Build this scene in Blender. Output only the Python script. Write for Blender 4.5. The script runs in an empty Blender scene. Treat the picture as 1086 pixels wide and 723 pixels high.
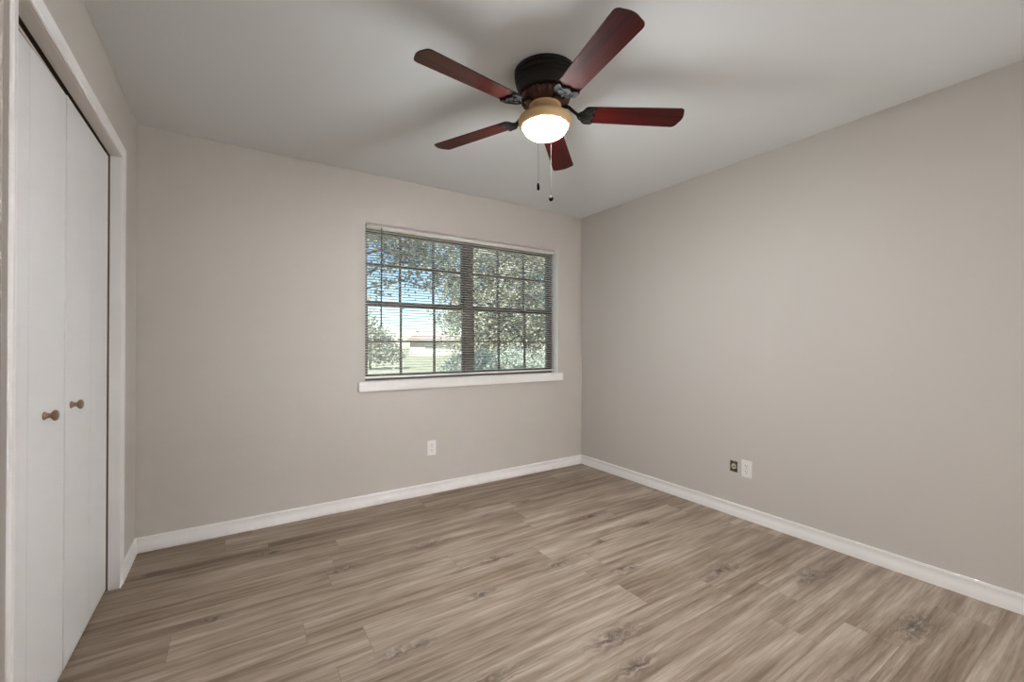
import bpy, bmesh, math, random
from math import sin, cos, pi, radians as R
from mathutils import Vector, Matrix

C = bpy.context.scene.collection
SC = bpy.context.scene

# ------------------------------------------------------------------ camera
F_PX = 455.0
cam_d = bpy.data.cameras.new('camera')
cam = bpy.data.objects.new('camera', cam_d)
C.objects.link(cam)
cam_d.sensor_width = 36.0
cam_d.lens = F_PX / 1086 * 36.0
cam_d.clip_start = 0.02
cam_d.clip_end = 500
cam.location = (0.458, -3.2126, 1.1877)
cam.rotation_euler = (pi / 2 + 0.0065, 0, -0.57663)
SC.camera = cam

# ------------------------------------------------------------------ light and exposure
SC.view_settings.view_transform = 'Standard'
SC.view_settings.look = 'None'
SC.view_settings.gamma = 1
SC.view_settings.use_curve_mapping = False
SC.view_settings.exposure = 0.0

SKY = 0.21            # sky strength
SUN = 13.0             # outdoor sun
LAMP = 345.0         # glow of the fan's glass bowl
HALL_FILL = 42.0      # added fill light behind the camera, in an unseen hallway (watts)
w = bpy.data.worlds.new('sky')
SC.world = w
w.use_nodes = True
wn = w.node_tree.nodes
wl = w.node_tree.links
wn.clear()
wo = wn.new('ShaderNodeOutputWorld')
wb = wn.new('ShaderNodeBackground')
ws = wn.new('ShaderNodeTexSky')
ws.sky_type = 'NISHITA'
ws.sun_disc = False
ws.sun_elevation = R(42)
ws.sun_rotation = R(200)
ws.air_density = 1.0
ws.dust_density = 0.0
ws.ozone_density = 4.0
wb.inputs['Strength'].default_value = SKY
wl.new(ws.outputs[0], wb.inputs[0])
wl.new(wb.outputs[0], wo.inputs[0])

sd = bpy.data.lights.new('sun', 'SUN')
sd.energy = SUN
sd.angle = R(0.6)
sd.color = (1.0, 0.96, 0.90)
so = bpy.data.objects.new('sun', sd)
C.objects.link(so)
so.rotation_euler = (R(46), 0, R(-45))

ad = bpy.data.lights.new('hall_fill_light', 'AREA')  # area lamp added as fill from behind the camera
ad.shape = 'RECTANGLE'
ad.size = 2.2
ad.size_y = 2.0
ad.energy = HALL_FILL
ad.color = (1.0, 0.98, 0.96)
ao = bpy.data.objects.new('hall_fill_light', ad)
C.objects.link(ao)
ao.location = (2.20, -4.9, 1.10)
ao.rotation_euler = (R(90), 0, 0)

# ------------------------------------------------------------------ room numbers
W = 3.374            # right wall
H = 2.44             # ceiling
LX = -0.005         # left wall face
FY = -3.55           # wall behind the camera
WX0, WX1, WZ0, WZ1 = 1.267, 3.077, 0.908, 2.083   # window opening
CY0, CY1, CZ = -1.637, -0.420, 2.099              # closet opening


# ------------------------------------------------------------------ material helpers
def mat(name):
    m = bpy.data.materials.new(name)
    m.use_nodes = True
    nt = m.node_tree
    b = nt.nodes['Principled BSDF']
    return m, nt, b


def node(nt, t, **kw):
    n = nt.nodes.new(t)
    for k, v in kw.items():
        setattr(n, k, v)
    return n


def setin(n, i, v):
    if hasattr(v, 'outputs') or hasattr(v, 'is_linked'):
        n.id_data.links.new(v if hasattr(v, 'is_linked') else v.outputs[0], n.inputs[i])
    else:
        n.inputs[i].default_value = v


def mth(nt, op, a, b=None, c=None, clamp=False):
    n = node(nt, 'ShaderNodeMath', operation=op, use_clamp=clamp)
    for i, v in enumerate((a, b, c)):
        if v is not None:
            setin(n, i, v)
    return n.outputs[0]


def mixc(nt, f, a, b, blend='MIX'):
    n = node(nt, 'ShaderNodeMix', data_type='RGBA', blend_type=blend)
    setin(n, 0, f)
    setin(n, 6, a)
    setin(n, 7, b)
    return n.outputs[2]


def ramp(nt, f, stops):
    n = node(nt, 'ShaderNodeValToRGB')
    cr = n.color_ramp
    while len(cr.elements) < len(stops):
        cr.elements.new(0.5)
    for e, (p, c) in zip(cr.elements, stops):
        e.position = p
        e.color = (*c, 1) if len(c) == 3 else c
    setin(n, 0, f)
    return n


def coords(nt, scale=(1, 1, 1), kind='Object'):
    t = node(nt, 'ShaderNodeTexCoord')
    mp = node(nt, 'ShaderNodeMapping')
    nt.links.new(t.outputs[kind], mp.inputs[0])
    mp.inputs['Scale'].default_value = scale
    return mp.outputs[0]


def noise(nt, vec, scale, detail=3, rough=0.5, out=0):
    n = node(nt, 'ShaderNodeTexNoise')
    setin(n, 'Vector', vec)
    n.inputs['Scale'].default_value = scale
    n.inputs['Detail'].default_value = detail
    n.inputs['Roughness'].default_value = rough
    return n.outputs[out]


def paint(name, col, rough, bump=0.0, bscale=90, var=0.02, spec=0.5, metal=0.0):
    m, nt, b = mat(name)
    v = coords(nt)
    n = noise(nt, v, 3.0, 3)
    lo = tuple(max(0, c * (1 - var)) for c in col) + (1,)
    hi = tuple(min(1, c * (1 + var)) for c in col) + (1,)
    nt.links.new(mixc(nt, n, lo, hi), b.inputs['Base Color'])
    b.inputs['Roughness'].default_value = rough
    b.inputs['Specular IOR Level'].default_value = spec
    b.inputs['Metallic'].default_value = metal
    if bump:
        n2 = noise(nt, v, bscale, 2)
        bp = node(nt, 'ShaderNodeBump')
        bp.inputs['Strength'].default_value = bump
        bp.inputs['Distance'].default_value = 0.002
        nt.links.new(n2, bp.inputs['Height'])
        nt.links.new(bp.outputs[0], b.inputs['Normal'])
    return m


M = {}
M['wall'] = paint('wall_paint', (0.565, 0.531, 0.492), 0.55, 0.25, 110, 0.012, 0.35)
M['ceiling'] = paint('ceiling_paint', (0.86, 0.90, 0.925), 0.7, 0.35, 120, 0.012, 0.3)
M['trim'] = paint('trim_paint', (0.86, 0.845, 0.83), 0.35, 0.0, 60, 0.015)
M['door'] = paint('closet_door_paint', (0.77, 0.77, 0.765), 0.38, 0.1, 40, 0.02)
M['dark_inside'] = paint('closet_inside_shade', (0.10, 0.07, 0.05), 0.8)  # shade of the closed closet put into the colour
M['brown'] = paint('jamb_shade_brown', (0.15, 0.10, 0.07), 0.7)  # dark brown standing in for shade in the jamb gap
M['track'] = paint('track_paint', (0.52, 0.44, 0.40), 0.45)
M['knob'] = paint('brushed_nickel', (0.34, 0.25, 0.18), 0.30, 0.0, 60, 0.06, 0.5, 0.9)
M['plate'] = paint('outlet_plastic', (0.80, 0.785, 0.76), 0.3)
M['slot'] = paint('slot_dark', (0.03, 0.028, 0.025), 0.6)
M['screw'] = paint('screw_metal', (0.6, 0.58, 0.55), 0.35, metal=0.9)
M['bracket'] = paint('olive_bracket', (0.055, 0.05, 0.028), 0.7, 0.6, 260, 0.5)
M['jack'] = paint('jack_pale', (0.55, 0.52, 0.42), 0.45, var=0.1)


def slat_mat():
    m = bpy.data.materials.new('slat_vinyl')
    m.use_nodes = True
    nt = m.node_tree
    nt.nodes.clear()
    o = node(nt, 'ShaderNodeOutputMaterial')
    d = node(nt, 'ShaderNodeBsdfDiffuse')
    t = node(nt, 'ShaderNodeBsdfTranslucent')
    g = node(nt, 'ShaderNodeBsdfGlossy')
    n = noise(nt, coords(nt), 3.0, 2)
    c = mixc(nt, n, (0.90, 0.895, 0.87, 1), (0.93, 0.925, 0.905, 1))
    nt.links.new(c, d.inputs[0])
    nt.links.new(c, t.inputs[0])
    g.inputs['Roughness'].default_value = 0.4
    a = node(nt, 'ShaderNodeMixShader')
    a.inputs[0].default_value = 0.45
    nt.links.new(d.outputs[0], a.inputs[1])
    nt.links.new(t.outputs[0], a.inputs[2])
    b = node(nt, 'ShaderNodeMixShader')
    b.inputs[0].default_value = 0.04
    nt.links.new(a.outputs[0], b.inputs[1])
    nt.links.new(g.outputs[0], b.inputs[2])
    nt.links.new(b.outputs[0], o.inputs[0])
    return m


M['slat'] = slat_mat()
M['rail'] = paint('rail_enamel', (0.78, 0.775, 0.75), 0.4, var=0.01)
M['wand'] = paint('wand_plastic', (0.10, 0.10, 0.098), 0.3)
M['wand_tip'] = paint('wand_tip_plastic', (0.03, 0.03, 0.032), 0.4)
M['cord'] = paint('ladder_cord', (0.70, 0.69, 0.66), 0.8)
M['frame'] = paint('bronze_aluminium', (0.12, 0.106, 0.094), 0.42, metal=0.3, var=0.05)
M['bronze'] = paint('oil_rubbed_bronze', (0.012, 0.009, 0.008), 0.55, var=0.3, spec=0.3)
M['bronze_red'] = paint('rubbed_bronze_red', (0.075, 0.028, 0.02), 0.4, metal=0.3, var=0.4)
M['iron'] = paint('blade_iron_black', (0.006, 0.005, 0.0045), 0.7, var=0.3, spec=0.15)
M['scroll'] = paint('scroll_highlight', (0.018, 0.015, 0.013), 0.6, spec=0.2, var=0.2)
M['fitter'] = paint('antique_brass', (0.72, 0.50, 0.27), 0.45, metal=0.1, var=0.05)
M['chain'] = paint('chain_nickel', (0.02, 0.019, 0.018), 0.8, metal=0.0, spec=0.1)
M['fob'] = paint('fob_black', (0.004, 0.004, 0.004), 0.7, spec=0.1)
M['bark'] = paint('bark', (0.10, 0.085, 0.07), 0.9, 0.8, 30, 0.4)
M['roof'] = paint('roof_shingle', (0.45, 0.36, 0.32), 0.9, 0.4, 40, 0.2)
M['siding'] = paint('house_siding', (0.62, 0.58, 0.52), 0.8, 0, 10, 0.05)
M['hall'] = paint('added_hall_paint', (0.72, 0.69, 0.65), 0.6)


def glass_mat():
    m = bpy.data.materials.new('window_glass')
    m.use_nodes = True
    nt = m.node_tree
    nt.nodes.clear()
    o = node(nt, 'ShaderNodeOutputMaterial')
    t = node(nt, 'ShaderNodeBsdfTransparent')
    t.inputs[0].default_value = (0.93, 0.96, 0.95, 1)
    g = node(nt, 'ShaderNodeBsdfGlossy')
    g.inputs['Roughness'].default_value = 0.02
    fr = node(nt, 'ShaderNodeFresnel')
    fr.inputs[0].default_value = 1.45
    mx = node(nt, 'ShaderNodeMixShader')
    nt.links.new(fr.outputs[0], mx.inputs[0])
    nt.links.new(t.outputs[0], mx.inputs[1])
    nt.links.new(g.outputs[0], mx.inputs[2])
    nt.links.new(mx.outputs[0], o.inputs[0])
    return m


M['glass'] = glass_mat()


def emit_mat(name, col, strength):
    m, nt, b = mat(name)
    b.inputs['Base Color'].default_value = (0.9, 0.88, 0.82, 1)
    b.inputs['Roughness'].default_value = 0.25
    b.inputs['Emission Color'].default_value = (*col, 1)
    b.inputs['Emission Strength'].default_value = strength
    return m


def bowl_mat():
    m = bpy.data.materials.new('lit_frosted_glass')
    m.use_nodes = True
    nt = m.node_tree
    nt.nodes.clear()
    o = node(nt, 'ShaderNodeOutputMaterial')
    e = node(nt, 'ShaderNodeEmission')
    e.inputs[0].default_value = (0.975, 0.985, 1.0, 1)
    tc = node(nt, 'ShaderNodeTexCoord')
    sp = node(nt, 'ShaderNodeSeparateXYZ')
    nt.links.new(tc.outputs['Object'], sp.inputs[0])
    mr = node(nt, 'ShaderNodeMapRange')
    mr.inputs['From Min'].default_value = -0.254
    mr.inputs['From Max'].default_value = -0.300
    mr.inputs['To Min'].default_value = LAMP * 0.55
    mr.inputs['To Max'].default_value = LAMP * 1.5
    nt.links.new(sp.outputs[2], mr.inputs['Value'])
    nt.links.new(mr.outputs[0], e.inputs[1])
    nt.links.new(e.outputs[0], o.inputs[0])
    m.cycles.emission_sampling = 'FRONT_BACK'
    return m


M['bowl'] = bowl_mat()


def blade_mat():
    m, nt, b = mat('cherry_blade')
    v = coords(nt, (3, 60, 60))
    n = noise(nt, v, 1.0, 4, 0.6)
    r = ramp(nt, n, [(0.25, (0.026, 0.0010, 0.0008)), (0.5, (0.052, 0.0018, 0.0012)), (0.75, (0.080, 0.004, 0.0022))])
    nt.links.new(r.outputs[0], b.inputs['Base Color'])
    b.inputs['Roughness'].default_value = 0.6
    b.inputs['Specular IOR Level'].default_value = 0.1
    b.inputs['Coat Weight'].default_value = 0.22
    b.inputs['Coat Roughness'].default_value = 0.10
    return m


M['blade'] = blade_mat()
M['blade_edge'] = paint('blade_edge', (0.018, 0.006, 0.006), 0.4)


def floor_mat():
    m, nt, b = mat('vinyl_plank')
    PW, PL = 0.182, 1.22
    tc = node(nt, 'ShaderNodeTexCoord')
    sp = node(nt, 'ShaderNodeSeparateXYZ')
    nt.links.new(tc.outputs['Object'], sp.inputs[0])
    X, Y = sp.outputs[0], sp.outputs[1]
    yy = mth(nt, 'DIVIDE', mth(nt, 'ADD', Y, 2.08 + PW * 20), PW)
    row = mth(nt, 'FLOOR', yy)
    fy = mth(nt, 'FRACT', yy)
    wn_ = node(nt, 'ShaderNodeTexWhiteNoise', noise_dimensions='1D')
    nt.links.new(row, wn_.inputs['W'])
    xx = mth(nt, 'DIVIDE', mth(nt, 'ADD', X, mth(nt, 'ADD', mth(nt, 'MULTIPLY', wn_.outputs[0], PL), 20 * PL)), PL)
    colm = mth(nt, 'FLOOR', xx)
    fx = mth(nt, 'FRACT', xx)
    idv = mth(nt, 'ADD', mth(nt, 'MULTIPLY', row, 7.31), mth(nt, 'MULTIPLY', colm, 3.77))
    wn2 = node(nt, 'ShaderNodeTexWhiteNoise', noise_dimensions='1D')
    nt.links.new(idv, wn2.inputs['W'])
    rnd = wn2.outputs[0]
    # knots
    knots = [(1.423, -.80, 1), (1.459, -1.42, .8), (1.93, -1.40, 1), (2.198, -1.635, .8), (1.027, -1.58, 1), (1.754, -1.975, 1.25),
             (1.70, -2.13, .9), (1.674, -1.167, .9), (2.321, -1.329, .6), (1.233, -1.89, .8), (.612, -.415, .9), (.946, -.831, .9),
             (.12, -.342, .6), (.384, -.95, .6), (2.5, -1.02, .9), (2.62, -1.92, 1.1), (2.95, -2.2, 1.2), (2.86, -2.62, 1.2), (2.3, -.55, .7),
             (2.75, -1.3, .8), (1.95, -.62, .7), (2.2, -2.6, 1.0), (.55, -1.7, .8)]
    vn = node(nt, 'ShaderNodeTexNoise')
    nt.links.new(tc.outputs['Object'], vn.inputs['Vector'])
    vn.inputs['Scale'].default_value = 14
    vn.inputs['Detail'].default_value = 3
    wob = mth(nt, 'MULTIPLY', mth(nt, 'SUBTRACT', vn.outputs[0], 0.5), 1.6)
    K = None
    for kx, ky, s in knots:
        dx = mth(nt, 'DIVIDE', mth(nt, 'SUBTRACT', X, kx), 0.12 * s)
        dy = mth(nt, 'DIVIDE', mth(nt, 'SUBTRACT', Y, ky), 0.042 * s)
        d2 = mth(nt, 'ADD', mth(nt, 'MULTIPLY', dx, dx), mth(nt, 'MULTIPLY', dy, dy))
        k = mth(nt, 'EXPONENT', mth(nt, 'MULTIPLY', d2, -1.0))
        K = k if K is None else mth(nt, 'MAXIMUM', K, k)
    # grain: stretched noise, per plank offset, warped round the knots
    gx = mth(nt, 'ADD', mth(nt, 'MULTIPLY', X, 1.0), mth(nt, 'MULTIPLY', rnd, 37.0))
    gy = mth(nt, 'ADD', mth(nt, 'ADD', Y, mth(nt, 'MULTIPLY', rnd, 11.0)), mth(nt, 'MULTIPLY', mth(nt, 'MULTIPLY', K, wob), 0.085))
    cb = node(nt, 'ShaderNodeCombineXYZ')
    nt.links.new(gx, cb.inputs[0])
    nt.links.new(gy, cb.inputs[1])
    def stretched(sx, sy, det, rough):
        mp = node(nt, 'ShaderNodeMapping')
        mp.inputs['Scale'].default_value = (sx, sy, 1)
        nt.links.new(cb.outputs[0], mp.inputs[0])
        return noise(nt, mp.outputs[0], 1.0, det, rough)
    g1 = stretched(1.1, 20, 6, 0.62)
    g2 = stretched(5, 110, 3, 0.6)
    g3 = stretched(2.2, 7, 3, 0.5)
    g4 = stretched(1.6, 30, 5, 0.7)
    g = mth(nt, 'ADD', mth(nt, 'ADD', mth(nt, 'MULTIPLY', g1, 0.56), mth(nt, 'MULTIPLY', g2, 0.26)), mth(nt, 'MULTIPLY', g3, 0.18))
    g = mth(nt, 'ADD', g, mth(nt, 'MULTIPLY', mth(nt, 'SUBTRACT', rnd, 0.5), 0.075))
    col = ramp(nt, g, [(0.36, (0.125, 0.085, 0.056)), (0.45, (0.225, 0.166, 0.120)), (0.52, (0.310, 0.243, 0.188)), (0.63, (0.46, 0.382, 0.312))]).outputs[0]
    # dark broken streaks along the grain
    stk = mth(nt, 'MULTIPLY', mth(nt, 'SUBTRACT', 0.45, g4), 6.0, clamp=True)
    col = mixc(nt, mth(nt, 'MULTIPLY', stk, 0.55), col, (0.095, 0.066, 0.045, 1))
    # knot darkening, broken by noise
    kf = mth(nt, 'MULTIPLY', mth(nt, 'POWER', K, 1.4), mth(nt, 'MULTIPLY', mth(nt, 'SUBTRACT', stretched(16, 44, 5, 0.7), 0.43), 7.0, clamp=True), clamp=True)
    halo = mth(nt, 'MULTIPLY', mth(nt, 'POWER', K, 0.6), mth(nt, 'MULTIPLY', mth(nt, 'SUBTRACT', stretched(5, 22, 4, 0.6), 0.45), 4.0, clamp=True), clamp=True)
    col = mixc(nt, mth(nt, 'MULTIPLY', halo, 0.45), col, (0.105, 0.078, 0.058, 1))
    col = mixc(nt, mth(nt, 'MULTIPLY', kf, 0.85), col, (0.050, 0.037, 0.028, 1))
    # seams
    ey = mth(nt, 'MULTIPLY', mth(nt, 'MINIMUM', fy, mth(nt, 'SUBTRACT', 1.0, fy)), PW)
    ex = mth(nt, 'MULTIPLY', mth(nt, 'MINIMUM', fx, mth(nt, 'SUBTRACT', 1.0, fx)), PL)
    e = mth(nt, 'MINIMUM', ex, ey)
    seam = mth(nt, 'LESS_THAN', e, 0.0011)
    col = mixc(nt, mth(nt, 'MULTIPLY', seam, 0.5), col, (0.10, 0.072, 0.052, 1))
    nt.links.new(col, b.inputs['Base Color'])
    rr = mth(nt, 'ADD', 0.36, mth(nt, 'MULTIPLY', g2, 0.16))
    nt.links.new(rr, b.inputs['Roughness'])
    b.inputs['Specular IOR Level'].default_value = 0.5
    bp = node(nt, 'ShaderNodeBump')
    bp.inputs['Strength'].default_value = 0.25
    bp.inputs['Distance'].default_value = 0.0015
    nt.links.new(mth(nt, 'SUBTRACT', g2, mth(nt, 'MULTIPLY', seam, 1.0)), bp.inputs['Height'])
    nt.links.new(bp.outputs[0], b.inputs['Normal'])
    return m


M['floor'] = floor_mat()


def leaf_mat(name, a, b_, c):
    m, nt, b = mat(name)
    v = coords(nt)
    n = noise(nt, v, 2.2, 4, 0.7)
    r = ramp(nt, n, [(0.3, a), (0.5, b_), (0.7, c)])
    nt.links.new(r.outputs[0], b.inputs['Base Color'])
    b.inputs['Roughness'].default_value = 0.8
    b.inputs['Specular IOR Level'].default_value = 0.15
    return m


M['leaf_oak'] = leaf_mat('oak_leaf', (0.26, 0.27, 0.205), (0.34, 0.345, 0.265), (0.43, 0.415, 0.32))
M['leaf_grey'] = leaf_mat('grey_green_leaf', (0.22, 0.24, 0.18), (0.29, 0.31, 0.245), (0.37, 0.385, 0.31))
M['leaf_shrub'] = leaf_mat('shrub_leaf', (0.34, 0.38, 0.33), (0.42, 0.46, 0.40), (0.50, 0.53, 0.47))
M['lawn'] = leaf_mat('lawn_grass', (0.27, 0.28, 0.19), (0.34, 0.345, 0.25), (0.41, 0.40, 0.31))


# ------------------------------------------------------------------ mesh helpers
class MB:
    def __init__(s):
        s.v = []
        s.f = []
        s.mi = []

    def add(s, vs, fs, mi=0):
        o = len(s.v)
        s.v += [tuple(v) for v in vs]
        s.f += [tuple(i + o for i in f) for f in fs]
        s.mi += [mi] * len(fs)
        return s

    def box(s, x0, x1, y0, y1, z0, z1, mi=0):
        vs = [(x, y, z) for z in (z0, z1) for y in (y0, y1) for x in (x0, x1)]
        fs = [(0, 2, 3, 1), (4, 5, 7, 6), (0, 1, 5, 4), (2, 6, 7, 3), (0, 4, 6, 2), (1, 3, 7, 5)]
        return s.add(vs, fs, mi)

    def prism(s, prof, p0, du, dv, ext, mi=0, cut0=0.0, cut1=0.0):
        """profile points (a,b) -> p0 + a*du + b*dv, extruded along ext; cut = miter along a at each end"""
        p0, du, dv, ext = map(Vector, (p0, du, dv, ext))
        en = ext.normalized()
        n = len(prof)
        vs = [p0 + du * a + dv * b + en * (cut0 * a) for a, b in prof]
        vs += [p0 + du * a + dv * b + ext + en * (cut1 * a) for a, b in prof]
        fs = [(i, (i + 1) % n, n + (i + 1) % n, n + i) for i in range(n)]
        fs += [tuple(range(n - 1, -1, -1)), tuple(range(n, 2 * n))]
        return s.add(vs, fs, mi)

    def lathe(s, prof, seg=48, c=(0, 0, 0), axis='z', mi=0):
        cx, cy, cz = c
        vs = []
        for r, h in prof:
            for k in range(seg):
                a = 2 * pi * k / seg
                if axis == 'z':
                    vs.append((cx + r * cos(a), cy + r * sin(a), cz + h))
                elif axis == 'x':
                    vs.append((cx + h, cy + r * cos(a), cz + r * sin(a)))
                else:
                    vs.append((cx + r * sin(a), cy + h, cz + r * cos(a)))
        fs = []
        for i in range(len(prof) - 1):
            for k in range(seg):
                k2 = (k + 1) % seg
                fs.append((i * seg + k, i * seg + k2, (i + 1) * seg + k2, (i + 1) * seg + k))
        fs.append(tuple(range(seg - 1, -1, -1)))
        o = (len(prof) - 1) * seg
        fs.append(tuple(o + k for k in range(seg)))
        return s.add(vs, fs, mi)

    def tube(s, pts, rad, seg=8, mi=0):
        pts = [Vector(p) for p in pts]
        rads = rad if isinstance(rad, (list, tuple)) else [rad] * len(pts)
        vs = []
        for i, p in enumerate(pts):
            d = (pts[min(i + 1, len(pts) - 1)] - pts[max(i - 1, 0)]).normalized()
            u = d.cross(Vector((0, 0, 1)))
            if u.length < 1e-3:
                u = d.cross(Vector((1, 0, 0)))
            u.normalize()
            v = d.cross(u)
            for k in range(seg):
                a = 2 * pi * k / seg
                vs.append(p + (u * cos(a) + v * sin(a)) * rads[i])
        fs = []
        for i in range(len(pts) - 1):
            for k in range(seg):
                k2 = (k + 1) % seg
                fs.append((i * seg + k, i * seg + k2, (i + 1) * seg + k2, (i + 1) * seg + k))
        fs.append(tuple(range(seg - 1, -1, -1)))
        o = (len(pts) - 1) * seg
        fs.append(tuple(o + k for k in range(seg)))
        return s.add(vs, fs, mi)

    def plate(s, outline, z0, z1, tr=None, mi=0):
        """flat outline (x,y) thickened between z0 and z1"""
        n = len(outline)
        vs = [Vector((x, y, z0)) for x, y in outline] + [Vector((x, y, z1)) for x, y in outline]
        if tr:
            vs = [tr @ v for v in vs]
        fs = [tuple(range(n - 1, -1, -1)), tuple(range(n, 2 * n))]
        fs += [(i, (i + 1) % n, n + (i + 1) % n, n + i) for i in range(n)]
        return s.add(vs, fs, mi)

    def build(s, name, mats, parent=None, bevel=0, smooth=35):
        me = bpy.data.meshes.new(name)
        me.from_pydata(s.v, [], s.f)
        mats = mats if isinstance(mats, (list, tuple)) else [mats]
        for m_ in mats:
            me.materials.append(m_)
        if len(mats) > 1:
            me.polygons.foreach_set('material_index', s.mi)
        bm = bmesh.new()
        bm.from_mesh(me)
        bmesh.ops.recalc_face_normals(bm, faces=bm.faces)
        bm.to_mesh(me)
        bm.free()
        if smooth:
            me.polygons.foreach_set('use_smooth', [True] * len(me.polygons))
            me.set_sharp_from_angle(angle=R(smooth))
        o = bpy.data.objects.new(name, me)
        C.objects.link(o)
        if parent is not None:
            o.parent = parent
        if bevel:
            b = o.modifiers.new('bevel', 'BEVEL')
            b.width = bevel
            b.segments = 2
            b.limit_method = 'ANGLE'
            b.angle_limit = R(50)
        return o


def tag(o, label, cat, group=None, kind=None):
    o['label'] = label
    o['category'] = cat
    if group:
        o['group'] = group
    if kind:
        o['kind'] = kind
    return o


def thing(name, label, cat, loc=(0, 0, 0), rz=0, group=None, kind=None):
    o = bpy.data.objects.new(name, None)
    C.objects.link(o)
    o.location = loc
    o.rotation_euler = (0, 0, rz)
    o.empty_display_size = 0.1
    return tag(o, label, cat, group, kind)


def copy_tree(o, parent=None):
    c = o.copy()
    C.objects.link(c)
    if parent is not None:
        c.parent = parent
    for ch in list(o.children):
        copy_tree(ch, c)
    return c


def wall_cells(mb, fixed, a0, a1, b0, b1, holes, mk):
    """slab split round rectangular holes; mk(a0,a1,b0,b1) adds one box"""
    As = sorted({a0, a1, *[h[0] for h in holes], *[h[1] for h in holes]})
    Bs = sorted({b0, b1, *[h[2] for h in holes], *[h[3] for h in holes]})
    for i in range(len(As) - 1):
        for j in range(len(Bs) - 1):
            ca, cb = (As[i] + As[i + 1]) / 2, (Bs[j] + Bs[j + 1]) / 2
            if any(h[0] < ca < h[1] and h[2] < cb < h[3] for h in holes):
                continue
            mk(As[i], As[i + 1], Bs[j], Bs[j + 1])


def rounded_rect(w_, h_, r, n=5):
    pts = []
    for cx, cy, a0 in ((w_ / 2 - r, h_ / 2 - r, 0), (-w_ / 2 + r, h_ / 2 - r, 90), (-w_ / 2 + r, -h_ / 2 + r, 180), (w_ / 2 - r, -h_ / 2 + r, 270)):
        for k in range(n + 1):
            a = R(a0 + 90 * k / n)
            pts.append((cx + r * cos(a), cy + r * sin(a)))
    return pts


# ------------------------------------------------------------------ the shell
T = 0.16
mb = MB().box(-0.75, W + T, FY - 1.6, T, -0.12, 0)
tag(mb.build('floor', M['floor'], smooth=0), 'grey-brown wood-look vinyl plank floor with dark knots', 'floor', kind='structure')
mb = MB().box(-0.75, W + T, FY - 1.6, T, H, H + 0.12)
tag(mb.build('ceiling', M['ceiling'], smooth=0), 'flat white textured ceiling above the whole room', 'ceiling', kind='structure')

mb = MB()
wall_cells(mb, 0, -0.75, W + T, 0, H, [(WX0, WX1, WZ0, WZ1)], lambda a, b, c, d: mb.box(a, b, 0, T, c, d))
tag(mb.build('wall_back', M['wall'], smooth=0), 'light grey back wall holding the window', 'wall', kind='structure')
HY0, HY1, HZ0, HZ1 = -1.577, -1.526, 0.302, 0.374
mb = MB()
wall_cells(mb, 0, FY - 1.6, 0, 0, H, [(HY0, HY1, HZ0, HZ1)], lambda a, b, c, d: mb.box(W, W + T, a, b, c, d))
tag(mb.build('wall_right', M['wall'], smooth=0), 'long light grey wall on the right without openings', 'wall', kind='structure')
mb = MB()
wall_cells(mb, 0, FY - 1.6, 0, 0, H, [(CY0 - 0.02, CY1 + 0.02, 0, CZ + 0.02)], lambda a, b, c, d: mb.box(-0.115, LX, a, b, c, d))
tag(mb.build('wall_left', M['wall'], smooth=0), 'light grey left wall around the closet opening', 'wall', kind='structure')
DX0, DX1 = 1.30, 3.10  # opening made up to let the fill light in
mb = MB()
wall_cells(mb, 0, 0, W, 0, H, [(DX0, DX1, 0, 2.06)], lambda a, b, c, d: mb.box(a, b, FY - 0.12, FY, c, d))
tag(mb.build('wall_front', M['wall'], smooth=0), 'light grey wall behind the camera with an opening added for fill light', 'wall', kind='structure')
mb = MB().box(-0.75, W, FY - 1.6 - 0.1, FY - 1.6, 0, H)
tag(mb.build('wall_hall_added', M['hall'], smooth=0), 'pale unseen hallway wall added beyond the fill light opening', 'wall', kind='structure')

# closet interior
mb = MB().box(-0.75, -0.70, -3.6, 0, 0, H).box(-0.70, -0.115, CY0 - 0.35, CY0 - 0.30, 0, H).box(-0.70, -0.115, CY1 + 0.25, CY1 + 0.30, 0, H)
tag(mb.build('wall_closet', M['dark_inside'], smooth=0), 'closet inside walls behind the folding doors, coloured dark for shade', 'wall', kind='structure')

# baseboards
BB = [(0, 0), (0.013, 0), (0.0135, 0.036), (0.0105, 0.046), (0.0085, 0.068), (0.0105, 0.074), (0.0105, 0.079), (0.006, 0.0855), (0, 0.0855)]
mb = MB().prism(BB, (LX, 0, 0), (0, -1, 0), (0, 0, 1), (W - LX, 0, 0), cut0=1.0, cut1=-1.0)
tag(mb.build('baseboard_back', M['trim']), 'white baseboard along the back wall under the window', 'baseboard', kind='structure')
mb = MB().prism(BB, (W, 0, 0), (-1, 0, 0), (0, 0, 1), (0, FY, 0), cut0=1.0, cut1=-1.0)
tag(mb.build('baseboard_right', M['trim']), 'long white baseboard along the right wall', 'baseboard', kind='structure')
CW = 0.057
mb = MB().prism(BB, (LX, 0, 0), (1, 0, 0), (0, 0, 1), (0, CY1 + CW, 0), cut0=1.0, cut1=0)
mb.prism(BB, (LX, CY0 - CW, 0), (1, 0, 0), (0, 0, 1), (0, FY - CY0 + CW, 0), cut0=0, cut1=1.0)
tag(mb.build('baseboard_left', M['trim']), 'short white baseboard on the left wall beside the closet casing', 'baseboard', kind='structure')
mb = MB().prism(BB, (W, FY, 0), (0, 1, 0), (0, 0, 1), (-(W - DX1), 0, 0), cut0=1.0, cut1=0)
mb.prism(BB, (DX0, FY, 0), (0, 1, 0), (0, 0, 1), (LX - DX0, 0, 0), cut0=0, cut1=1.0)
tag(mb.build('baseboard_front', M['trim']), 'white baseboard on the wall behind the camera', 'baseboard', kind='structure')

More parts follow.
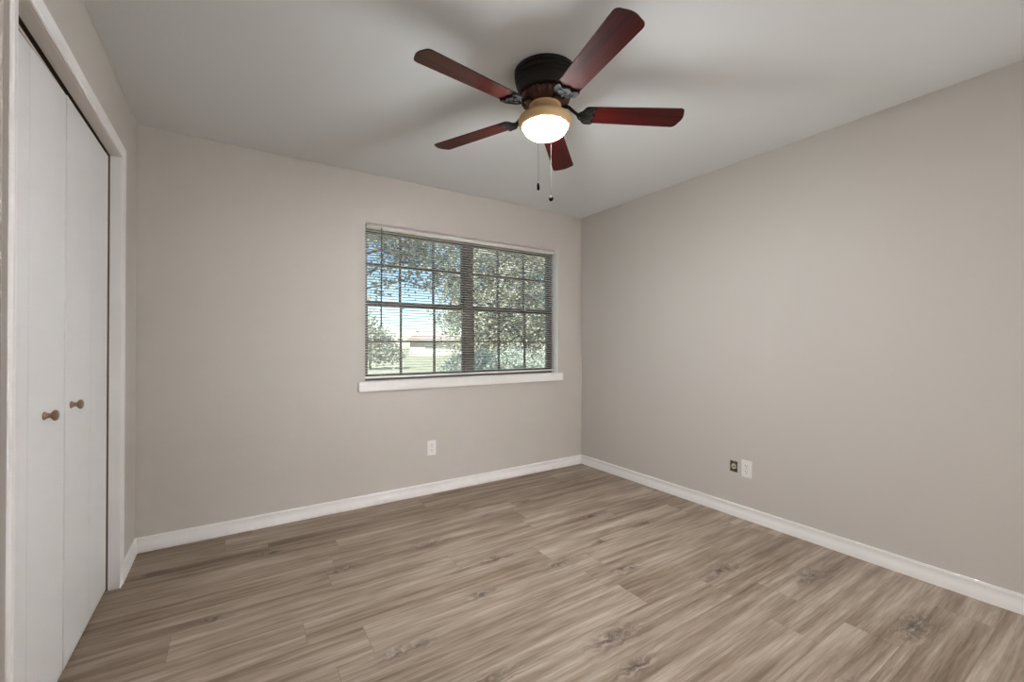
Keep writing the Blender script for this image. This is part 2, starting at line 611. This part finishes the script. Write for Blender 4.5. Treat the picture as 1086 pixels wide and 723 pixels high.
# closet casing and jamb
CS = [(0, 0), (0, 0.006), (0.004, 0.0095), (0.010, 0.0095), (0.013, 0.0065), (0.020, 0.0072), (0.044, 0.0125), (0.052, 0.013), (0.057, 0.0105), (0.057, 0)]
trim = thing('trim_closet', 'white moulded casing and jamb around the closet opening', 'door casing', (0, CY1, 0), kind='structure')
def ctrim(name, mb):
    o = mb.build(name, M['trim'], trim)
    o.matrix_parent_inverse = Matrix.Translation((0, -CY1, 0))
    return o
ctrim('side_casing', MB().prism(CS, (LX, CY1, 0), (0, 1, 0), (1, 0, 0), (0, 0, CZ), cut1=1.0))
ctrim('side_casing', MB().prism(CS, (LX, CY0, 0), (0, -1, 0), (1, 0, 0), (0, 0, CZ), cut1=1.0))
ctrim('head_casing', MB().prism(CS, (LX, CY0, CZ), (0, 0, 1), (1, 0, 0), (0, CY1 - CY0, 0), cut0=-1.0, cut1=1.0))
JD = -0.115
ctrim('side_jamb', MB().box(-0.043, LX + 0.0005, CY1 + 0.003, CY1 + 0.02, 0, CZ + 0.02))
ctrim('side_jamb', MB().box(JD, LX + 0.0005, CY0 - 0.02, CY0 - 0.003, 0, CZ + 0.02))
ctrim('head_jamb', MB().box(-0.043, LX + 0.0005, CY0 - 0.003, CY1 + 0.003, CZ - 0.001, CZ + 0.02))
for a_, b_, c_, d_, z0_, z1_, nm, mm in ((-0.112, -0.043, CY0 - 0.003, CY1 + 0.003, CZ + 0.010, CZ + 0.0195, 'door_track', 'dark_inside'),  # track box coloured dark as the shaded void above the doors
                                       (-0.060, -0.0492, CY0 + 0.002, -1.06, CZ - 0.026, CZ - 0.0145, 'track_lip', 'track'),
                                       (-0.1145, -0.0432, CY1 + 0.0045, CY1 + 0.0195, 0.0, CZ + 0.0095, 'jamb_shade_strip', 'brown')):  # dark strip painting the shaded gap at the far jamb
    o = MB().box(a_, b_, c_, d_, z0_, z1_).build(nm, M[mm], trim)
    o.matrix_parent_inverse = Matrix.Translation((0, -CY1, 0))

# folding closet doors: two pairs of panels
PT = 0.030
DOORX = -0.046       # front face of the far pair
MIDY = -1.045


def knob_mb(x, y, z):
    prof = [(0.0125, 0), (0.0135, 0.002), (0.0115, 0.005), (0.0085, 0.009), (0.0075, 0.014), (0.009, 0.018), (0.0155, 0.022), (0.0175, 0.026), (0.0165, 0.031), (0.0115, 0.034), (0.004, 0.0352)]
    return MB().lathe(prof, 28, (x, y, z), 'x')


def door_pair(idx, x, y0, y1, z_lo, ztop0, ztop1, knob_y, knob_z, ymid, label):
    root = thing('door_%d' % idx, label, 'closet door', (x, (y0 + y1) / 2, 0), kind='structure')
    inv = Matrix.Translation((-x, -(y0 + y1) / 2, 0))
    ym = ymid
    lerp = lambda y: ztop0 + (ztop1 - ztop0) * (y - y0) / (y1 - y0)
    pans = []
    for a, b in ((y0, ym - 0.0011), (ym + 0.0011, y1)):
        za, zb = lerp(a), lerp(b)
        vs = [(x - PT, a, z_lo), (x, a, z_lo), (x, b, z_lo), (x - PT, b, z_lo), (x - PT, a, za), (x, a, za), (x, b, zb), (x - PT, b, zb)]
        fs = [(0, 1, 2, 3), (7, 6, 5, 4), (0, 4, 5, 1), (1, 5, 6, 2), (2, 6, 7, 3), (3, 7, 4, 0)]
        o = MB().add(vs, fs).build('door_panel', M['door'], root, bevel=0.0018)
        o.matrix_parent_inverse = inv
        pans.append(o)
    k = knob_mb(x, knob_y, knob_z).build('knob', M['knob'], root)
    k.matrix_parent_inverse = inv
    k['label'] = 'brushed metal knob'
    return root


door_pair(1, DOORX - 0.003, CY0 + 0.003, MIDY - 0.0003, 0.014, CZ - 0.038, CZ - 0.014, -1.245, 0.957, -1.372,
          'near pair of white folding closet doors, sagging at its top corner')
door_pair(2, DOORX, MIDY + 0.0003, CY1 - 0.020, 0.018, CZ - 0.014, CZ - 0.014, -0.985, 0.962, -0.728,
          'far pair of white folding closet doors, next to the back wall')

# ------------------------------------------------------------------ window
win = thing('window_1', 'twin dark bronze single-hung window with grid panes in the back wall', 'window', ((WX0 + WX1) / 2, 0.12, WZ0), kind='structure')
winv = Matrix.Translation((-(WX0 + WX1) / 2, -0.12, -WZ0))
def wpart(name, mb, m, parent=win, bevel=0, smooth=35):
    o = mb.build(name, m, parent, bevel, smooth)
    o.matrix_parent_inverse = winv if parent is win else Matrix()
    return o

# reveal lining + stool
mb = MB().box(WX1 - 0.0005, WX1 + 0.012, 0.0005, T, WZ0, WZ1).box(WX0 - 0.012, WX0 + 0.0005, 0.0005, T, WZ0, WZ1).box(WX0, WX1, 0.0005, T, WZ1 - 0.0005, WZ1 + 0.012)
wpart('window_return', mb, M['trim'])
ST = [(-0.10, 0), (-0.10, 0.0), (0.017, 0.0), (0.020, -0.003), (0.020, -0.066), (0.017, -0.069), (0.0, -0.069), (0.0, -0.02), (-0.10, -0.02)]
mb = MB()
mb.box(1.217, 3.118, -0.022, 0.0, WZ0 - 0.069, WZ0 + 0.0005)
mb.box(WX0, WX1, -0.001, 0.125, WZ0 - 0.015, WZ0 + 0.0005)
wpart('window_sill', mb, M['trim'], bevel=0.002)

YF = 0.12
MULC = 2.165
FR = 0.035
mb = MB()
mb.box(WX0, WX0 + FR, YF - 0.02, YF + 0.04, WZ0, WZ1)
mb.box(WX1 - FR, WX1, YF - 0.02, YF + 0.04, WZ0, WZ1)
mb.box(WX0, WX1, YF - 0.02, YF + 0.04, WZ1 - 0.03, WZ1)
mb.box(WX0, WX1, YF - 0.02, YF + 0.04, WZ0, WZ0 + 0.025)
wpart('window_frame', mb, M['frame'], bevel=0.002)
wpart('mullion', MB().box(MULC - 0.036, MULC + 0.040, YF - 0.022, YF + 0.04, WZ0, WZ1), M['frame'], bevel=0.002)


def sash(x0, x1, z0, z1, y, xs, zm):
    root = MB()
    s = 0.022
    root.box(x0, x0 + s, y, y + 0.022, z0, z1).box(x1 - s, x1, y, y + 0.022, z0, z1)
    root.box(x0, x1, y, y + 0.022, z0, z0 + 0.026).box(x0, x1, y, y + 0.022, z1 - 0.026, z1)
    fr = wpart('sash', root, M['frame'], bevel=0.0015)
    g = MB().box(x0 + 0.01, x1 - 0.01, y + 0.009, y + 0.012, z0 + 0.01, z1 - 0.01)
    wpart('glass_pane', g, M['glass'], fr, smooth=0)
    mu = MB()
    for x in xs:
        mu.box(x - 0.008, x + 0.008, y + 0.003, y + 0.018, z0, z1)
    mu.box(x0, x1, y + 0.0035, y + 0.0175, zm - 0.008, zm + 0.008)
    wpart('muntin_grid', mu, M['frame'], fr)


for x0, x1, xs in ((WX0 + FR - 0.01, MULC - 0.034, (1.573, 1.855)), (MULC + 0.038, WX1 - FR + 0.01, (2.479, 2.765))):
    sash(x0, x1, 1.476, WZ1 - 0.025, YF + 0.010, xs, 1.800)
    sash(x0, x1, WZ0 + 0.02, 1.514, YF - 0.014, xs, 1.206)
wpart('sash_lock', MB().box(2.07, 2.10, YF - 0.028, YF - 0.01, 1.514, 1.526), M['frame'], bevel=0.002)

# ------------------------------------------------------------------ blind
BX0, BX1, BY = WX0 + 0.008, WX1 - 0.012, 0.066
HRZ = 2.052
bl = thing('window_blind', 'white horizontal mini blind, slats open, hanging in the window', 'blind', ((BX0 + BX1) / 2, BY, HRZ))
binv = Matrix.Translation((-(BX0 + BX1) / 2, -BY, -HRZ))
def bpart(name, mb, m, parent=bl, **k):
    o = mb.build(name, m, parent, **k)
    o.matrix_parent_inverse = binv if parent is bl else Matrix()
    return o
bpart('head_rail', MB().box(BX0, BX1, BY - 0.014, BY + 0.014, HRZ, WZ1 - 0.003), M['rail'], bevel=0.002)
bpart('end_bracket', MB().box(BX0 - 0.006, BX0 + 0.012, BY - 0.020, BY - 0.010, HRZ + 0.002, WZ1 - 0.002), M['wand_tip'], bevel=0.001)
BRZ = 0.936
pitch = 0.0203
ns = int((HRZ - 0.012 - BRZ - 0.02) / pitch)
TILT = R(9)
mb = MB()
hw = 0.0125
for i in range(ns + 1):
    z = HRZ - 0.014 - i * pitch
    top = []
    for k in range(5):
        t = -1 + k * 0.5
        yl = hw * t
        zl = 0.0016 * (1 - t * t)
        top.append((BY + yl * cos(TILT) - zl * sin(TILT), z - yl * sin(TILT) * 1.0 + zl * cos(TILT)))
    vs = []
    for (y, zz) in top:
        vs += [(BX0 + 0.002, y, zz), (BX1 - 0.002, y, zz)]
    fs = [(2 * k, 2 * k + 1, 2 * k + 3, 2 * k + 2) for k in range(4)]
    mb.add(vs, fs)
bpart('slats', mb, M['slat'])
zlast = HRZ - 0.014 - ns * pitch
bpart('bottom_rail', MB().box(BX0, BX1, BY - 0.011, BY + 0.011, BRZ - 0.008, BRZ + 0.006), M['rail'], bevel=0.002)
for x in (1.40, 1.88, 2.42, 2.93):
    c_ = MB()
    c_.tube([(x, BY - 0.0135, BRZ), (x, BY - 0.0135, HRZ)], 0.0006, 5)
    c_.tube([(x, BY + 0.0135, BRZ), (x, BY + 0.0135, HRZ)], 0.0006, 5)
    bpart('ladder_cord', c_, M['cord'])
wd = bpart('tilt_wand', MB().tube([(1.398, BY - 0.026, HRZ + 0.012), (1.398, BY - 0.030, HRZ - 0.02), (1.394, BY - 0.03, 1.36)], 0.0048, 6), M['wand'])
bpart('wand_tip', MB().tube([(1.394, BY - 0.03, 1.37), (1.394, BY - 0.03, 1.315)], [0.0045, 0.005], 8), M['wand_tip'], wd)

# ------------------------------------------------------------------ wall outlets and the open jack
def outlet(name, label, loc, rz):
    """built facing local -y"""
    root = thing(name, label, 'outlet', loc, rz)
    P = Matrix.Rotation(pi / 2, 4, 'X')
    mbp = MB().plate(rounded_rect(0.072, 0.117, 0.004), 0.0, 0.003, P)
    mbp.plate(rounded_rect(0.067, 0.112, 0.004), 0.003, 0.0055, P)
    mbp.build('cover_plate', M['plate'], root, bevel=0.001)
    for s in (1, -1):
        pts = []
        for k in range(32):
            a = 2 * pi * k / 32
            pts.append((max(-0.0145, min(0.0145, 0.0172 * cos(a))), 0.0172 * sin(a) + s * 0.0195))
        rc = MB().plate(pts, 0.0055, 0.0075, P).build('receptacle', M['plate'], root)
        for sx, hh in ((-0.0063, 0.009), (0.0063, 0.0075)):
            MB().box(sx - 0.0013, sx + 0.0013, -0.0080, -0.0072, s * 0.0195 + 0.004 - hh / 2, s * 0.0195 + 0.004 + hh / 2).build('slot', M['slot'], rc)
        MB().lathe([(0.0026, -0.0080), (0.0026, -0.0072)], 12, (0, 0, s * 0.0195 - 0.0085), 'y').build('ground_hole', M['slot'], rc)
    MB().lathe([(0.0032, -0.0066), (0.0035, -0.005)], 12, (0, 0, 0), 'y').build('screw', M['screw'], root)
    return root


outlet('wall_outlet', 'white duplex outlet low on the back wall under the window', (1.785, 0, 0.362), 0)
outlet('wall_outlet', 'white outlet plate low on the right wall beside the open jack hole', (W, -1.642, 0.341), R(-90))

jk = thing('wall_jack', 'uncovered cable jack in a ragged dark hole low on the right wall', 'wall jack', (W, (HY0 + HY1) / 2, (HZ0 + HZ1) / 2), R(-90))
random.seed(4)
ow, oh = (HY1 - HY0) / 2, (HZ1 - HZ0) / 2
P = Matrix.Rotation(pi / 2, 4, 'X')
MB().box(-ow + .0005, ow - .0005, 0.030, 0.034, -oh + .0005, oh - .0005).build('box_back', M['slot'], jk)
# ragged bracket ring
mb = MB()
outer, inner = [], []
for k in range(40):
    a = 2 * pi * k / 40
    s = max(abs(cos(a)) / ow, abs(sin(a)) / oh)
    r_ = 1 / s * random.uniform(0.93, 1.08)
    outer.append((r_ * cos(a), r_ * sin(a)))
    inner.append((0.021 * cos(a) * random.uniform(.9, 1.1), 0.026 * sin(a) * random.uniform(.9, 1.1)))
vs = [(x, -0.0012, z) for x, z in outer] + [(x, -0.002, z) for x, z in inner] + [(x, 0.002, z) for x, z in outer] + [(x, 0.004, z) for x, z in inner]
fs = []
for k in range(40):
    k2 = (k + 1) % 40
    fs += [(k, k2, 40 + k2, 40 + k), (80 + k, 120 + k, 120 + k2, 80 + k2), (40 + k, 40 + k2, 120 + k2, 120 + k), (k, 80 + k, 80 + k2, k2)]
mb.add(vs, fs)
mb.build('torn_edge', M['bracket'], jk)
MB().lathe([(0.006, -0.001), (0.0105, -0.003), (0.0175, -0.002), (0.019, 0.002), (0.019, 0.030)], 28, (0, 0, 0), 'y').build('jack_ring', M['jack'], jk)
MB().lathe([(0.0058, -0.0034), (0.0058, 0.002)], 16, (0, 0, 0), 'y').build('jack_hole', M['slot'], jk)
for s in (1, -1):
    MB().lathe([(0.003, -0.0025), (0.0034, 0.0)], 10, (0.002 * s, 0, s * 0.030), 'y').build('screw', M['screw'], jk)

# ------------------------------------------------------------------ ceiling fan
FX, FYY = 1.665, -1.638
fan = thing('ceiling_fan', 'dark bronze ceiling fan with five cherry blades and a lit glass bowl', 'ceiling fan', (FX, FYY, H))
# parts below are modelled with the ceiling at z = 0
prof = [(0.136, 0.0), (0.142, -0.003), (0.142, -0.018), (0.136, -0.021), (0.140, -0.026), (0.140, -0.036), (0.133, -0.040), (0.135, -0.045),
        (0.135, -0.055), (0.128, -0.060), (0.127, -0.068), (0.127, -0.092), (0.122, -0.104), (0.110, -0.110), (0.06, -0.112)]
MB().lathe(prof, 64).build('motor_housing', M['bronze'], fan)
# fluted collar
mb = MB()
rings = [(0.104, -0.104), (0.112, -0.112), (0.113, -0.122), (0.106, -0.138), (0.092, -0.150), (0.080, -0.154)]
SEG = 120
vs = []
for i, (r_, h_) in enumerate(rings):
    amp = 0.0 if i in (0, len(rings) - 1) else 0.0035
    for k in range(SEG):
        a = 2 * pi * k / SEG
        rr = r_ + amp * cos(a * 30)
        vs.append((rr * cos(a), rr * sin(a), h_))
fs = []
for i in range(len(rings) - 1):
    for k in range(SEG):
        k2 = (k + 1) % SEG
        fs.append((i * SEG + k, i * SEG + k2, (i + 1) * SEG + k2, (i + 1) * SEG + k))
fs.append(tuple(range(SEG)))
fs.append(tuple((len(rings) - 1) * SEG + k for k in range(SEG)))
mb.add(vs, fs).build('fluted_collar', M['bronze_red'], fan, smooth=60)
# light fitter: neck, bell and rim
prof = [(0.05, -0.146), (0.072, -0.149), (0.074, -0.154), (0.069, -0.160), (0.071, -0.170), (0.080, -0.184), (0.096, -0.198), (0.112, -0.208),
        (0.121, -0.216), (0.1245, -0.225), (0.1235, -0.232), (0.1185, -0.242), (0.1105, -0.2515), (0.1055, -0.2540), (0.1015, -0.2515)]
MB().lathe(prof, 72).build('light_fitter', M['fitter'], fan)
prof = [(0.1012, -0.249), (0.1008, -0.2545), (0.098, -0.263), (0.091, -0.274), (0.078, -0.285), (0.060, -0.2935), (0.040, -0.299), (0.018, -0.302), (0.004, -0.3025)]
bwm = MB().lathe(prof, 64)
bwm.f.pop(-2)
bwm.mi.pop()
bw = bwm.build('light_bowl', M['bowl'], fan)
bw['label'] = 'glowing frosted glass bowl'

BZ = 2.25 - H
def blade_outline():
    pts = []
    L0, L1 = 0.172, 0.652
    w0, w1 = 0.051, 0.0625
    # root end: rounded
    for k in range(9):
        a = R(90 + 180 * k / 8)
        pts.append((L0 + 0.022 + 0.022 * cos(a) * 1.0, w0 * sin(a) if abs(sin(a)) < 1 else w0 * sin(a)))
    rc, bul = 0.024, 0.010
    ex = lambda y: L1 - bul * (y / (w1 - rc)) ** 2
    for k in range(8):
        a = R(-90 + 78 * k / 7)
        pts.append((L1 - bul - rc + rc * cos(a), -w1 + rc + rc * sin(a)))
    for k in range(1, 10):
        y = (w1 - rc) * (-1 + k / 5)
        pts.append((ex(y), y))
    for k in range(8):
        a = R(12 + 78 * k / 7)
        pts.append((L1 - bul - rc + rc * cos(a), w1 - rc + rc * sin(a)))
    return pts


OUT = blade_outline()
PITCH = R(9.8)
TR = Matrix.Translation((0, 0, BZ)) @ Matrix.Rotation(-PITCH, 4, 'X')
def iron_outline():
    # fan-shaped holder under the blade root
    pts = []
    for k in range(13):
        a = R(90 + 180 * k / 12)
        pts.append((0.200 + 0.036 * cos(a), 0.055 * sin(a)))
    edge = [(0.222, -0.0545), (0.232, -0.046), (0.226, -0.034), (0.217, -0.026), (0.222, -0.013), (0.231, 0.0), (0.222, 0.013), (0.217, 0.026), (0.226, 0.034), (0.232, 0.046), (0.222, 0.0545)]
    return pts + edge


mb = MB()
mb.plate(OUT, 0.0, 0.0055, TR, 0)
# dark banding round the edge of the blade
blade = mb.build('blade', [M['blade'], M['blade_edge']], fan, bevel=0.001)
for p in blade.data.polygons:
    if len(p.vertices) == 4:
        p.material_index = 1
io = iron_outline()
ib = MB().plate(io, -0.006, -0.0003, TR).build('blade_iron', M['iron'], blade, bevel=0.0015)
# arm from the collar down to the holder
TRv = lambda x, y, z: tuple(TR @ Vector((x, y, z)))
ab = MB()
ab.tube([(0.080, 0, -0.148), (0.110, 0, -0.155), (0.138, 0, -0.178), TRv(0.160, 0, -0.004), TRv(0.19, 0, -0.004)], [0.010, 0.008, 0.007, 0.008, 0.006], 10)
for q in (1, -1):
    ab.tube([TRv(0.150, 0, -0.003), TRv(0.158, 0.016 * q, -0.004), TRv(0.170, 0.026 * q, -0.004), TRv(0.186, 0.036 * q, -0.004)], 0.0045, 8)
ab.build('iron_arm', M['iron'], blade)
sc_ = MB()
e = [TRv(x - 0.006, y * 0.94, -0.0065) for x, y in io[13:]]
sc_.tube(e, 0.0022, 6)
for s in (1, -1):
    sp_ = []
    for k in range(22):
        a = k / 21 * 2.6 * pi
        r_ = 0.014 * (1 - k / 26)
        sp_.append(TRv(0.197 + r_ * cos(a), s * (0.024 + r_ * sin(a)), -0.0065))
    sc_.tube(sp_, 0.0016, 6)
sc_.build('iron_scroll', M['scroll'], blade)
A0 = R(258.5)
blade.rotation_euler = (0, 0, A0)
for k in range(1, 5):
    c_ = copy_tree(blade, fan)
    c_.rotation_euler = (0, 0, A0 + k * R(72))

# pull chains
def chain(x, y, z0, z1, fob):
    mbc = MB()
    n = int((z0 - z1) / 0.0052)
    mbc.tube([(x, y, z0), (x, y, z1)], 0.0005, 6)
    for i in range(n):
        z = z0 - (i + .5) * (z0 - z1) / n
        mbc.lathe([(0.0002, 0.0011), (0.0010, 0), (0.0002, -0.0011)], 6, (x, y, z))
    ch = mbc.build('pull_chain', M['chain'], fan)
    if fob == 'rod':
        MB().lathe([(0.002, 0.002), (0.005, 0), (0.006, -0.006), (0.006, -0.026), (0.004, -0.030)], 16, (x, y, z1)).build('fob', M['fob'], ch)
    else:
        MB().lathe([(0.002, 0.0), (0.007, -0.003), (0.0108, -0.009), (0.0115, -0.014), (0.0105, -0.020), (0.006, -0.026), (0.001, -0.028)], 20, (x, y, z1)).build('fob', M['fob'], ch)
    return ch


chain(-0.089, -0.067, -0.232, -0.550, 'rod')
chain(0.085, 0.064, -0.232, -0.533, 'ball')

# ------------------------------------------------------------------ outdoors
GZ = -0.25
mb = MB()
N = 40
vs = []
for j in range(N + 1):
    for i in range(N + 1):
        x = -60 + 180 * i / N
        y = 0.3 + 130 * (j / N) ** 1.5
        vs.append((x, y, GZ + 0.12 * sin(x * .21) * sin(y * .13) * min(1, y / 10)))
fs = [(j * (N + 1) + i, j * (N + 1) + i + 1, (j + 1) * (N + 1) + i + 1, (j + 1) * (N + 1) + i) for j in range(N) for i in range(N)]
tag(mb.add(vs, fs).build('ground_lawn', M['lawn']), 'pale grey-green lawn outside the window', 'lawn', kind='structure')


def tree(name, label, loc, blobs, nleaf, leaf, lm, trunk, limbs, seed, cat='tree', group=None):
    """blobs: (x,y,z,rx,ry,rz) relative to loc; leaves scattered through each blob, denser to the outside"""
    rng = random.Random(seed)
    root = thing(name, label, cat, loc, 0, group)
    vs, fs = [], []
    vol = [b[3] * b[4] * b[5] for b in blobs]
    tot = sum(vol)
    for b, vv in zip(blobs, vol):
        nclump = max(6, int(nleaf * vv / tot / 26))
        for _ in range(nclump):
            while True:
                p = Vector((rng.uniform(-1, 1), rng.uniform(-1, 1), rng.uniform(-1, 1)))
                if 0.15 < p.length < 1:
                    break
            p = p * (0.55 + 0.45 * p.length)
            cc = Vector((b[0] + p.x * b[3], b[1] + p.y * b[4], b[2] + p.z * b[5]))
            cr = rng.uniform(0.6, 1.3) * leaf * 3.2
            for _ in range(26):
                q = cc + Vector((rng.gauss(0, 1), rng.gauss(0, 1), rng.gauss(0, .8))) * cr
                n_ = Vector((rng.gauss(0, 1), rng.gauss(0, 1), rng.gauss(0, 1) + .6)).normalized()
                u = n_.orthogonal().normalized()
                u = Matrix.Rotation(rng.uniform(0, 2 * pi), 3, n_) @ u
                v_ = n_.cross(u)
                s = leaf * rng.uniform(.7, 1.3)
                o_ = len(vs)
                vs += [q - u * s, q + v_ * s * .5, q + u * s, q - v_ * s * .5]
                fs.append((o_, o_ + 1, o_ + 2, o_ + 3))
    me = bpy.data.meshes.new('foliage')
    me.from_pydata([tuple(v) for v in vs], [], fs)
    me.materials.append(lm)
    o = bpy.data.objects.new('foliage', me)
    C.objects.link(o)
    o.parent = root
    if trunk:
        r0, h = trunk
        tb = MB()
        tb.tube([(0, 0, -0.1), (r0 * .3, 0, h * .35), (-r0 * .2, r0 * .3, h * .7), (0, 0, h)], [r0 * 1.25, r0, r0 * .8, r0 * .5], 10)
        tb.build('trunk', M['bark'], root)
        for lb in limbs:
            lm_ = MB()
            a, b_ = Vector(lb[0]), Vector(lb[1])
            rad = lb[2]
            mid = a.lerp(b_, .5) + Vector((0, 0, .12 * (b_ - a).length))
            lm_.tube([a, mid, b_], [rad, rad * .7, rad * .25], 7)
            for _ in range(5):
                t = rng.uniform(.4, .95)
                p0 = a.lerp(mid, t * 2) if t < .5 else mid.lerp(b_, t * 2 - 1)
                d = Vector((rng.uniform(-1, 1), rng.uniform(-1, 1), rng.uniform(-.5, .8))).normalized() * rng.uniform(.5, 1.2)
                lm_.tube([p0, p0 + d * .5 + Vector((0, 0, .06)), p0 + d], [rad * .3, rad * .2, rad * .08], 5)
            lm_.build('branch', M['bark'], root)
    return root


# big tree filling the right-hand half of the window
tree('oak_tree', 'large grey-green tree filling the right half of the window', (10.6, 12.8, GZ),
     [(-.3, 0, 3.5, 3.2, 2.0, 2.5), (1.8, .4, 2.4, 2.2, 1.6, 1.9), (-1.5, .2, 2.1, 1.6, 1.4, 1.5), (.9, -.3, 5.4, 3.4, 1.8, 1.7), (0.3, 0, 1.3, 2.6, 1.5, 1.1)],
     46000, 0.068, M['leaf_oak'], (0.26, 3.9), [((0, 0, 2.2), (-2.1, .2, 4.0), .12), ((0, 0, 2.6), (1.9, .2, 4.5), .12), ((0, 0, 3.4), (.4, -.4, 5.6), .10)], 11)
# high overhanging crown seen in the top left panes
tree('overhanging_tree', 'tall tree with crown hanging over the upper left panes', (2.0, 7.0, GZ),
     [(1.7, 0, 4.1, 2.0, 1.3, .85), (3.1, .1, 3.35, .6, .6, .6), (1.3, 0, 2.85, .45, .5, .35), (3.5, 0, 2.9, .35, .45, .6), (2.4, .2, 2.95, .35, .35, .3)],
     7500, 0.055, M['leaf_grey'], (0.16, 3.6), [((0, 0, 2.3), (2.9, .1, 3.6), .05), ((0, 0, 2.6), (2.0, .2, 3.9), .05), ((.6, 0, 2.6), (3.2, -.2, 2.7), .028), ((0, 0, 2.9), (.9, .3, 4.3), .05)], 5)
# low bush at the left edge
tree('yard_tree', 'low bushy tree at the left edge of the lower left panes', (6.55, 20.0, GZ),
     [(-.1, 0, 1.5, .9, .9, 1.0), (1.0, .2, 1.2, .8, .8, .75), (-.15, 0, 2.6, .45, .5, .5)], 3200, 0.09, M['leaf_grey'], (0.09, 1.8), [((0, 0, 1.0), (.5, .1, 2.0), .04)], 8)
# hedge beneath the big tree
hb = [(i * .8, (i % 2) * .15, .55 + .1 * (i % 3), .62, .5, .62) for i in range(6)]
tree('shrub_hedge', 'low bluish-green hedge below the big tree outside', (6.4, 8.6, GZ), hb, 14000, 0.042, M['leaf_shrub'], None, [], 21, 'hedge')
# one small tree far off
tree('distant_tree', 'small round tree far off behind the low bushy tree', (14.2, 48, GZ), [(0, 0, 1.9, 2.0, 1.6, 1.3), (1.2, 0, 1.4, 1.5, 1.2, .9)],
     1500, 0.2, M['leaf_grey'], (.18, 1.6), [], 31)

# far house with a low roof and a vent mast
hs = thing('distant_house', 'pale house with low pinkish roof and mast far across the lawn', 'house', (22.5, 46.0, GZ))
MB().box(-3.6, 4.0, -2.5, 2.5, 0, 1.75).build('house_wall', M['siding'], hs)
MB().prism([(-3.1, 0), (3.1, 0), (0, 0.75)], (-4.1, 0, 1.72), (0, 1, 0), (0, 0, 1), (8.6, 0, 0)).build('roof', M['roof'], hs)
MB().box(-.35, .35, -.3, .3, 2.1, 2.75).build('chimney', M['siding'], hs)
MB().tube([(0, 0, 2.7), (0, 0, 4.0)], [.07, .03], 8).build('mast', M['wand'], hs)

# render settings that belong to the look
SC.cycles.max_bounces = 10
SC.cycles.diffuse_bounces = 6
SC.cycles.transparent_max_bounces = 12
SC.cycles.caustics_reflective = False
SC.cycles.caustics_refractive = False
SC.cycles.sample_clamp_indirect = 4.0
